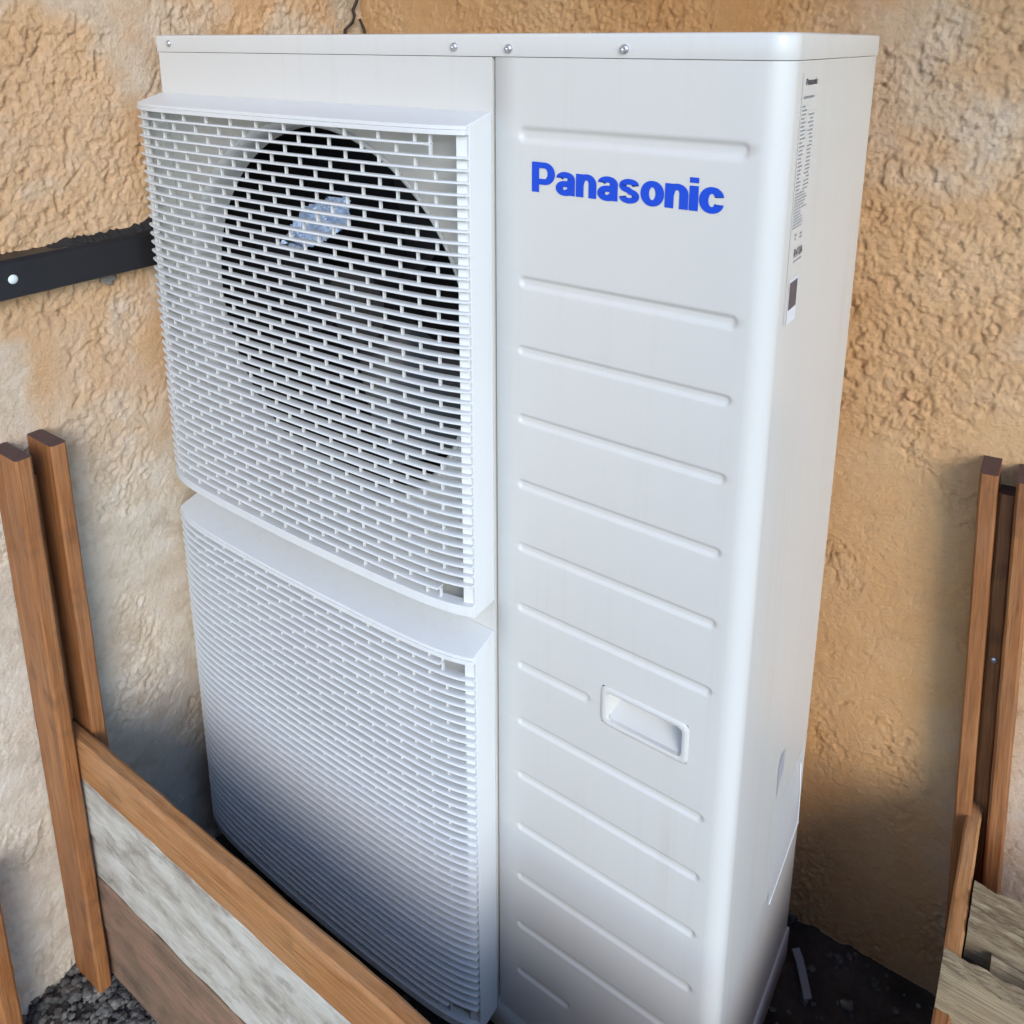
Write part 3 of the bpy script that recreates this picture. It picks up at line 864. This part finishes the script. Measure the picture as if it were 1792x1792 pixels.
# left channel on the left wall
cl = empty("channel_post", (XW, -0.24, GZ)); tag(cl, "stained wooden slotted post on the left wall holding the plank ends", "post", "slotted wall posts")
ZT = 0.80
attach(board("strip", (-0.0135, -0.2655, GZ - .02), (-0.0135, -0.2655, ZT), (1, 0, 0), 0.072, 0.021, m_wood, 0.003, 0.0006, m_endgrain, 1), cl)
attach(board("strip", (-0.0155, -0.2185, GZ - .02), (-0.0155, -0.2185, ZT), (1, 0, 0), 0.068, 0.021, m_wood, 0.003, 0.0006, m_endgrain, 2), cl)
attach(board("back_strip", (-0.041, -0.242, GZ - .02), (-0.041, -0.242, 0.745), (0, 1, 0), 0.0255, 0.016, m_wood, 0.001, 0.0003, m_endgrain, 3), cl)
# strip in the near lower left corner
nl = board("timber_strip", (-0.012, -0.392, GZ - .02), (-0.012, -0.392, 0.20), (1, 0, 0), 0.072, 0.024, m_wood, 0.003, 0.0006, m_endgrain, 9)
tag(nl, "stained upright timber strip cut by the lower left picture edge", "timber")

# front barrier: stacked planks slid into the left channel
PX0, PX1 = -0.028, 1.10
ycen, th = -0.241, 0.0185
fb = empty("plank_barrier", (PX0, ycen, GZ)); tag(fb, "low barrier of stacked planks running in front of the white unit", "barrier", "plank barriers")
a = attach(board("plank", (PX0, ycen, 0.3035), (PX1, ycen, 0.3035), (0, 0, 1), 0.070, th + .003, m_wood_cap, 0.004, 0.0011, m_endgrain, 11, 40), fb); a["label"] = "top plank stained light orange brown"
a = attach(board("plank", (PX0, ycen - .0002, 0.2165), (PX1, ycen - .0002, 0.2165), (0, 0, 1), 0.1010, th, m_whitewood, 0.0015, 0.0012, m_endgrain, 12, 40), fb); a["label"] = "upper whitewashed stained plank"
a = attach(board("plank", (PX0, ycen + .0024, 0.1225), (PX1, ycen + .0024, 0.1225), (0, 0, 1), 0.0775, th, m_whitewood, 0.0012, 0.0012, m_endgrain, 13, 40), fb); a["label"] = "lower whitewashed stained plank"
a = attach(board("plank", (PX0, ycen, 0.033), (PX1, ycen, 0.033), (0, 0, 1), 0.101, th + .002, m_redwood, 0.003, 0.0012, m_endgrain, 14, 40), fb); a["label"] = "worn red brown plank"
a = attach(board("plank", (PX0, ycen + .002, -0.069), (PX1, ycen + .002, -0.069), (0, 0, 1), 0.101, th, m_redwood, 0.003, 0.0012, m_endgrain, 15, 40), fb); a["label"] = "bottom brown plank touching the ground"

# right channel on the back wall (leans slightly)
def xr(z): return (0.80 - z) * 0.058
crp = empty("channel_post", (1.10, YW, GZ)); tag(crp, "leaning stained wooden slotted post on the back wall at the right", "post", "slotted wall posts")
def rb(x, y, zt_, w, t_, name, seed, wd=(0, 1, 0)):
    return attach(board(name, (x + xr(GZ - .02), y, GZ - .02), (x + xr(zt_), y, zt_), wd, w, t_, m_wood, 0.003, 0.0006, m_endgrain, seed), crp)
rb(1.0695, 0.4335, 0.80, 0.060, 0.021, "strip", 21)
rb(1.1105, 0.4335, 0.80, 0.060, 0.021, "strip", 22)
rb(1.0900, 0.4470, 0.765, 0.0195, 0.030, "back_strip", 23, (1, 0, 0))
b = bmesh.new(); bmesh.ops.create_uvsphere(b, u_segments=12, v_segments=6, radius=0.0048)
for v in b.verts: v.co.y *= 0.4
sw = from_bm("screw", b, m_zinc, None, (1.1065, 0.4315, 0.5216), True); attach(sw, crp)

# right barrier: planks running from the back wall towards the front
rbar = empty("plank_barrier", (1.113, 0.45, GZ)); tag(rbar, "short barrier of brown planks leading forward from the right slotted post", "barrier", "plank barriers")
YE = -0.22
for k, (zc, w) in enumerate(((0.243, 0.094), (0.143, 0.102), (0.039, 0.102), (-0.065, 0.102))):
    attach(board("plank", (1.113, 0.4315, zc), (1.113, 0.1875 if k == 0 else YE + .01 * k, zc), (0, 0, 1), w, 0.0185, m_wood_cap if k == 0 else m_wood, 0.003, 0.0010, m_endgrain, 30 + k, 20), rbar)

attach(board("plank", (1.113, 0.160, 0.2160), (1.113, YE, 0.2160), (0, 0, 1), 0.043, 0.0185, m_wood, 0.003, 0.0010, m_endgrain, 39, 20), rbar)

# rough sawn grey timber with a cut notch in the near right corner
gt = bmesh.new()
rng = random.Random(5)
def sawn_block(x0, x1, y0, y1, z0, z1, slope=0.0):
    nx, ny = 34, 16; top = []
    for j in range(ny + 1):
        row = []
        for i in range(nx + 1):
            x = x0 + (x1 - x0) * i / nx; y = y0 + (y1 - y0) * j / ny
            saw = 0.0020 * math.sin((x * 1.0 + y * 0.45) * 900 + 1.5 * math.sin(y * 120)) + rng.uniform(-.0007, .0007)
            row.append(gt.verts.new((x + rng.uniform(-.0004, .0004), y, z1 + saw + slope * (y - y0))))
        top.append(row)
    for j in range(ny):
        for i in range(nx): gt.faces.new((top[j][i], top[j][i + 1], top[j + 1][i + 1], top[j + 1][i]))
    loop = [top[0][i] for i in range(nx + 1)] + [top[j][nx] for j in range(1, ny + 1)] + [top[ny][i] for i in range(nx - 1, -1, -1)] + [top[j][0] for j in range(ny - 1, 0, -1)]
    zm = (z0 + z1) / 2
    low = []
    for v in loop:
        saw = 0.0012 * math.sin(v.co.x * 1100) - 0.004
        low.append(gt.verts.new((v.co.x, v.co.y + (saw if abs(v.co.y - y0) < 1e-4 else 0), z0)))
    n = len(loop)
    for k in range(n): gt.faces.new((loop[k], low[k], low[(k + 1) % n], loop[(k + 1) % n]))
    gt.faces.new(low)
sawn_block(1.1245, 1.40, 0.226, 0.302, 0.226, 0.292, -0.02)
sawn_block(1.1520, 1.40, 0.1865, 0.2255, 0.226, 0.284)
sawn_block(1.1045, 1.40, 0.164, 0.186, 0.2265, 0.296, 0.05)
bmesh.ops.recalc_face_normals(gt, faces=gt.faces)
gto = from_bm("sawn_beam", gt, m_greywood); set_flat_smooth(gto, 40)
tag(gto, "rough sawn grey beam end with a cut notch at lower right", "beam")
lower_b = attach(board("packing_timber", (1.1245, 0.200, 0.0525), (1.40, 0.200, 0.0525), (0, 0, 1), 0.345, 0.20, m_wood, 0.003, 0.0010, m_endgrain, 44, 12), gto)

# ------------------------------------------------------------------ black rail on the left wall
rl_e = bmesh.new()
y0, y1 = -1.1, 0.30
sec = [(XW - 0.006, 1.003), (-0.0215, 1.003), (-0.0200, 1.0045), (-0.0200, 1.0505), (-0.0240, 1.0555), (XW - 0.006, 1.0575)]
A = [rl_e.verts.new((x, y0, z)) for x, z in sec]; B = [rl_e.verts.new((x, y1, z)) for x, z in sec]
for k in range(6): rl_e.faces.new((A[k], A[(k + 1) % 6], B[(k + 1) % 6], B[k]))
rl_e.faces.new(A[::-1]); rl_e.faces.new(B)
bmesh.ops.recalc_face_normals(rl_e, faces=rl_e.faces)
rail = from_bm("wall_rail", rl_e, m_rail); tag(rail, "black painted rail fixed along the left stucco wall", "rail")
b = bmesh.new(); bmesh.ops.create_uvsphere(b, u_segments=16, v_segments=8, radius=0.0063)
for v in b.verts: v.co.x *= 0.4
cap = from_bm("screw_cap", b, m_white_pl, None, (-0.0198, -0.2275, 1.0290), True); cap.parent = rail
# ragged bitumen over the rail
sv, sf = [], []
rng = random.Random(11)
ys = np.linspace(-0.172, 0.02, 70)
for i, y in enumerate(ys):
    env = min(1, (y + 0.172) / 0.02)
    hgt = 1.0555 + env * (0.0035 + 0.0035 * rng.random() + 0.0015 * math.sin(i * .7)) + (0.012 * max(0, (y + .05) / .07) if y > -.05 else 0)
    sv += [(-0.026 - 0.004 * rng.random(), y, 1.0535), (-0.030, y, 1.0535 + (hgt - 1.0535) * .6), (-0.040, y + rng.uniform(-.001, .001), hgt), (XW - .006, y, hgt + 0.001)]
for i in range(len(ys) - 1):
    for k in range(3): sf.append((i * 4 + k, (i + 1) * 4 + k, (i + 1) * 4 + k + 1, i * 4 + k + 1))
bt = pydata("bitumen_edge", sv, sf, m_seal); bt.parent = rail
# crumbs of grey mortar below the rail
def lump(name, c, s, mat, label, seed):
    b = bmesh.new(); bmesh.ops.create_icosphere(b, subdivisions=3, radius=1.0); rg = random.Random(seed)
    ph = [rg.uniform(0, 6) for _ in range(6)]
    for v in b.verts:
        n = 1 + .25 * math.sin(v.co.y * 4 + ph[0]) * math.sin(v.co.z * 5 + ph[1]) + .15 * math.sin(v.co.z * 11 + ph[2]) + rg.uniform(-.06, .06)
        v.co = Vector((c[0] + v.co.x * s[0] * n, c[1] + v.co.y * s[1] * n, c[2] + v.co.z * s[2] * n))
    o = from_bm(name, b, mat, None, None, True); tag(o, label, "mortar"); return o
lump("mortar_crumb", (-0.047, -0.088, 0.993), (0.0045, 0.012, 0.010), m_mortar, "grey crumb of mortar under the black rail near the unit", 1)

# ------------------------------------------------------------------ cable in the wall corner
pts = [(-0.033, 0.435, 1.470), (-0.034, 0.438, 1.420), (-0.036, 0.434, 1.402), (-0.040, 0.428, 1.388), (-0.038, 0.430, 1.378), (-0.040, 0.426, 1.366), (-0.046, 0.412, 1.352), (-0.046, 0.405, 1.30), (-0.044, 0.40, 1.20)]
cbm = tube_bm(pts, 0.0030, 8)
tube_bm([(-0.036, 0.440, 1.372), (-0.034, 0.444, 1.362), (-0.030, 0.446, 1.350), (-0.028, 0.446, 1.20)], 0.0026, 8, cbm)
tag(from_bm("cable", cbm, m_cable, None, None, True), "thin dark cable running down the wall corner behind the unit", "cable")
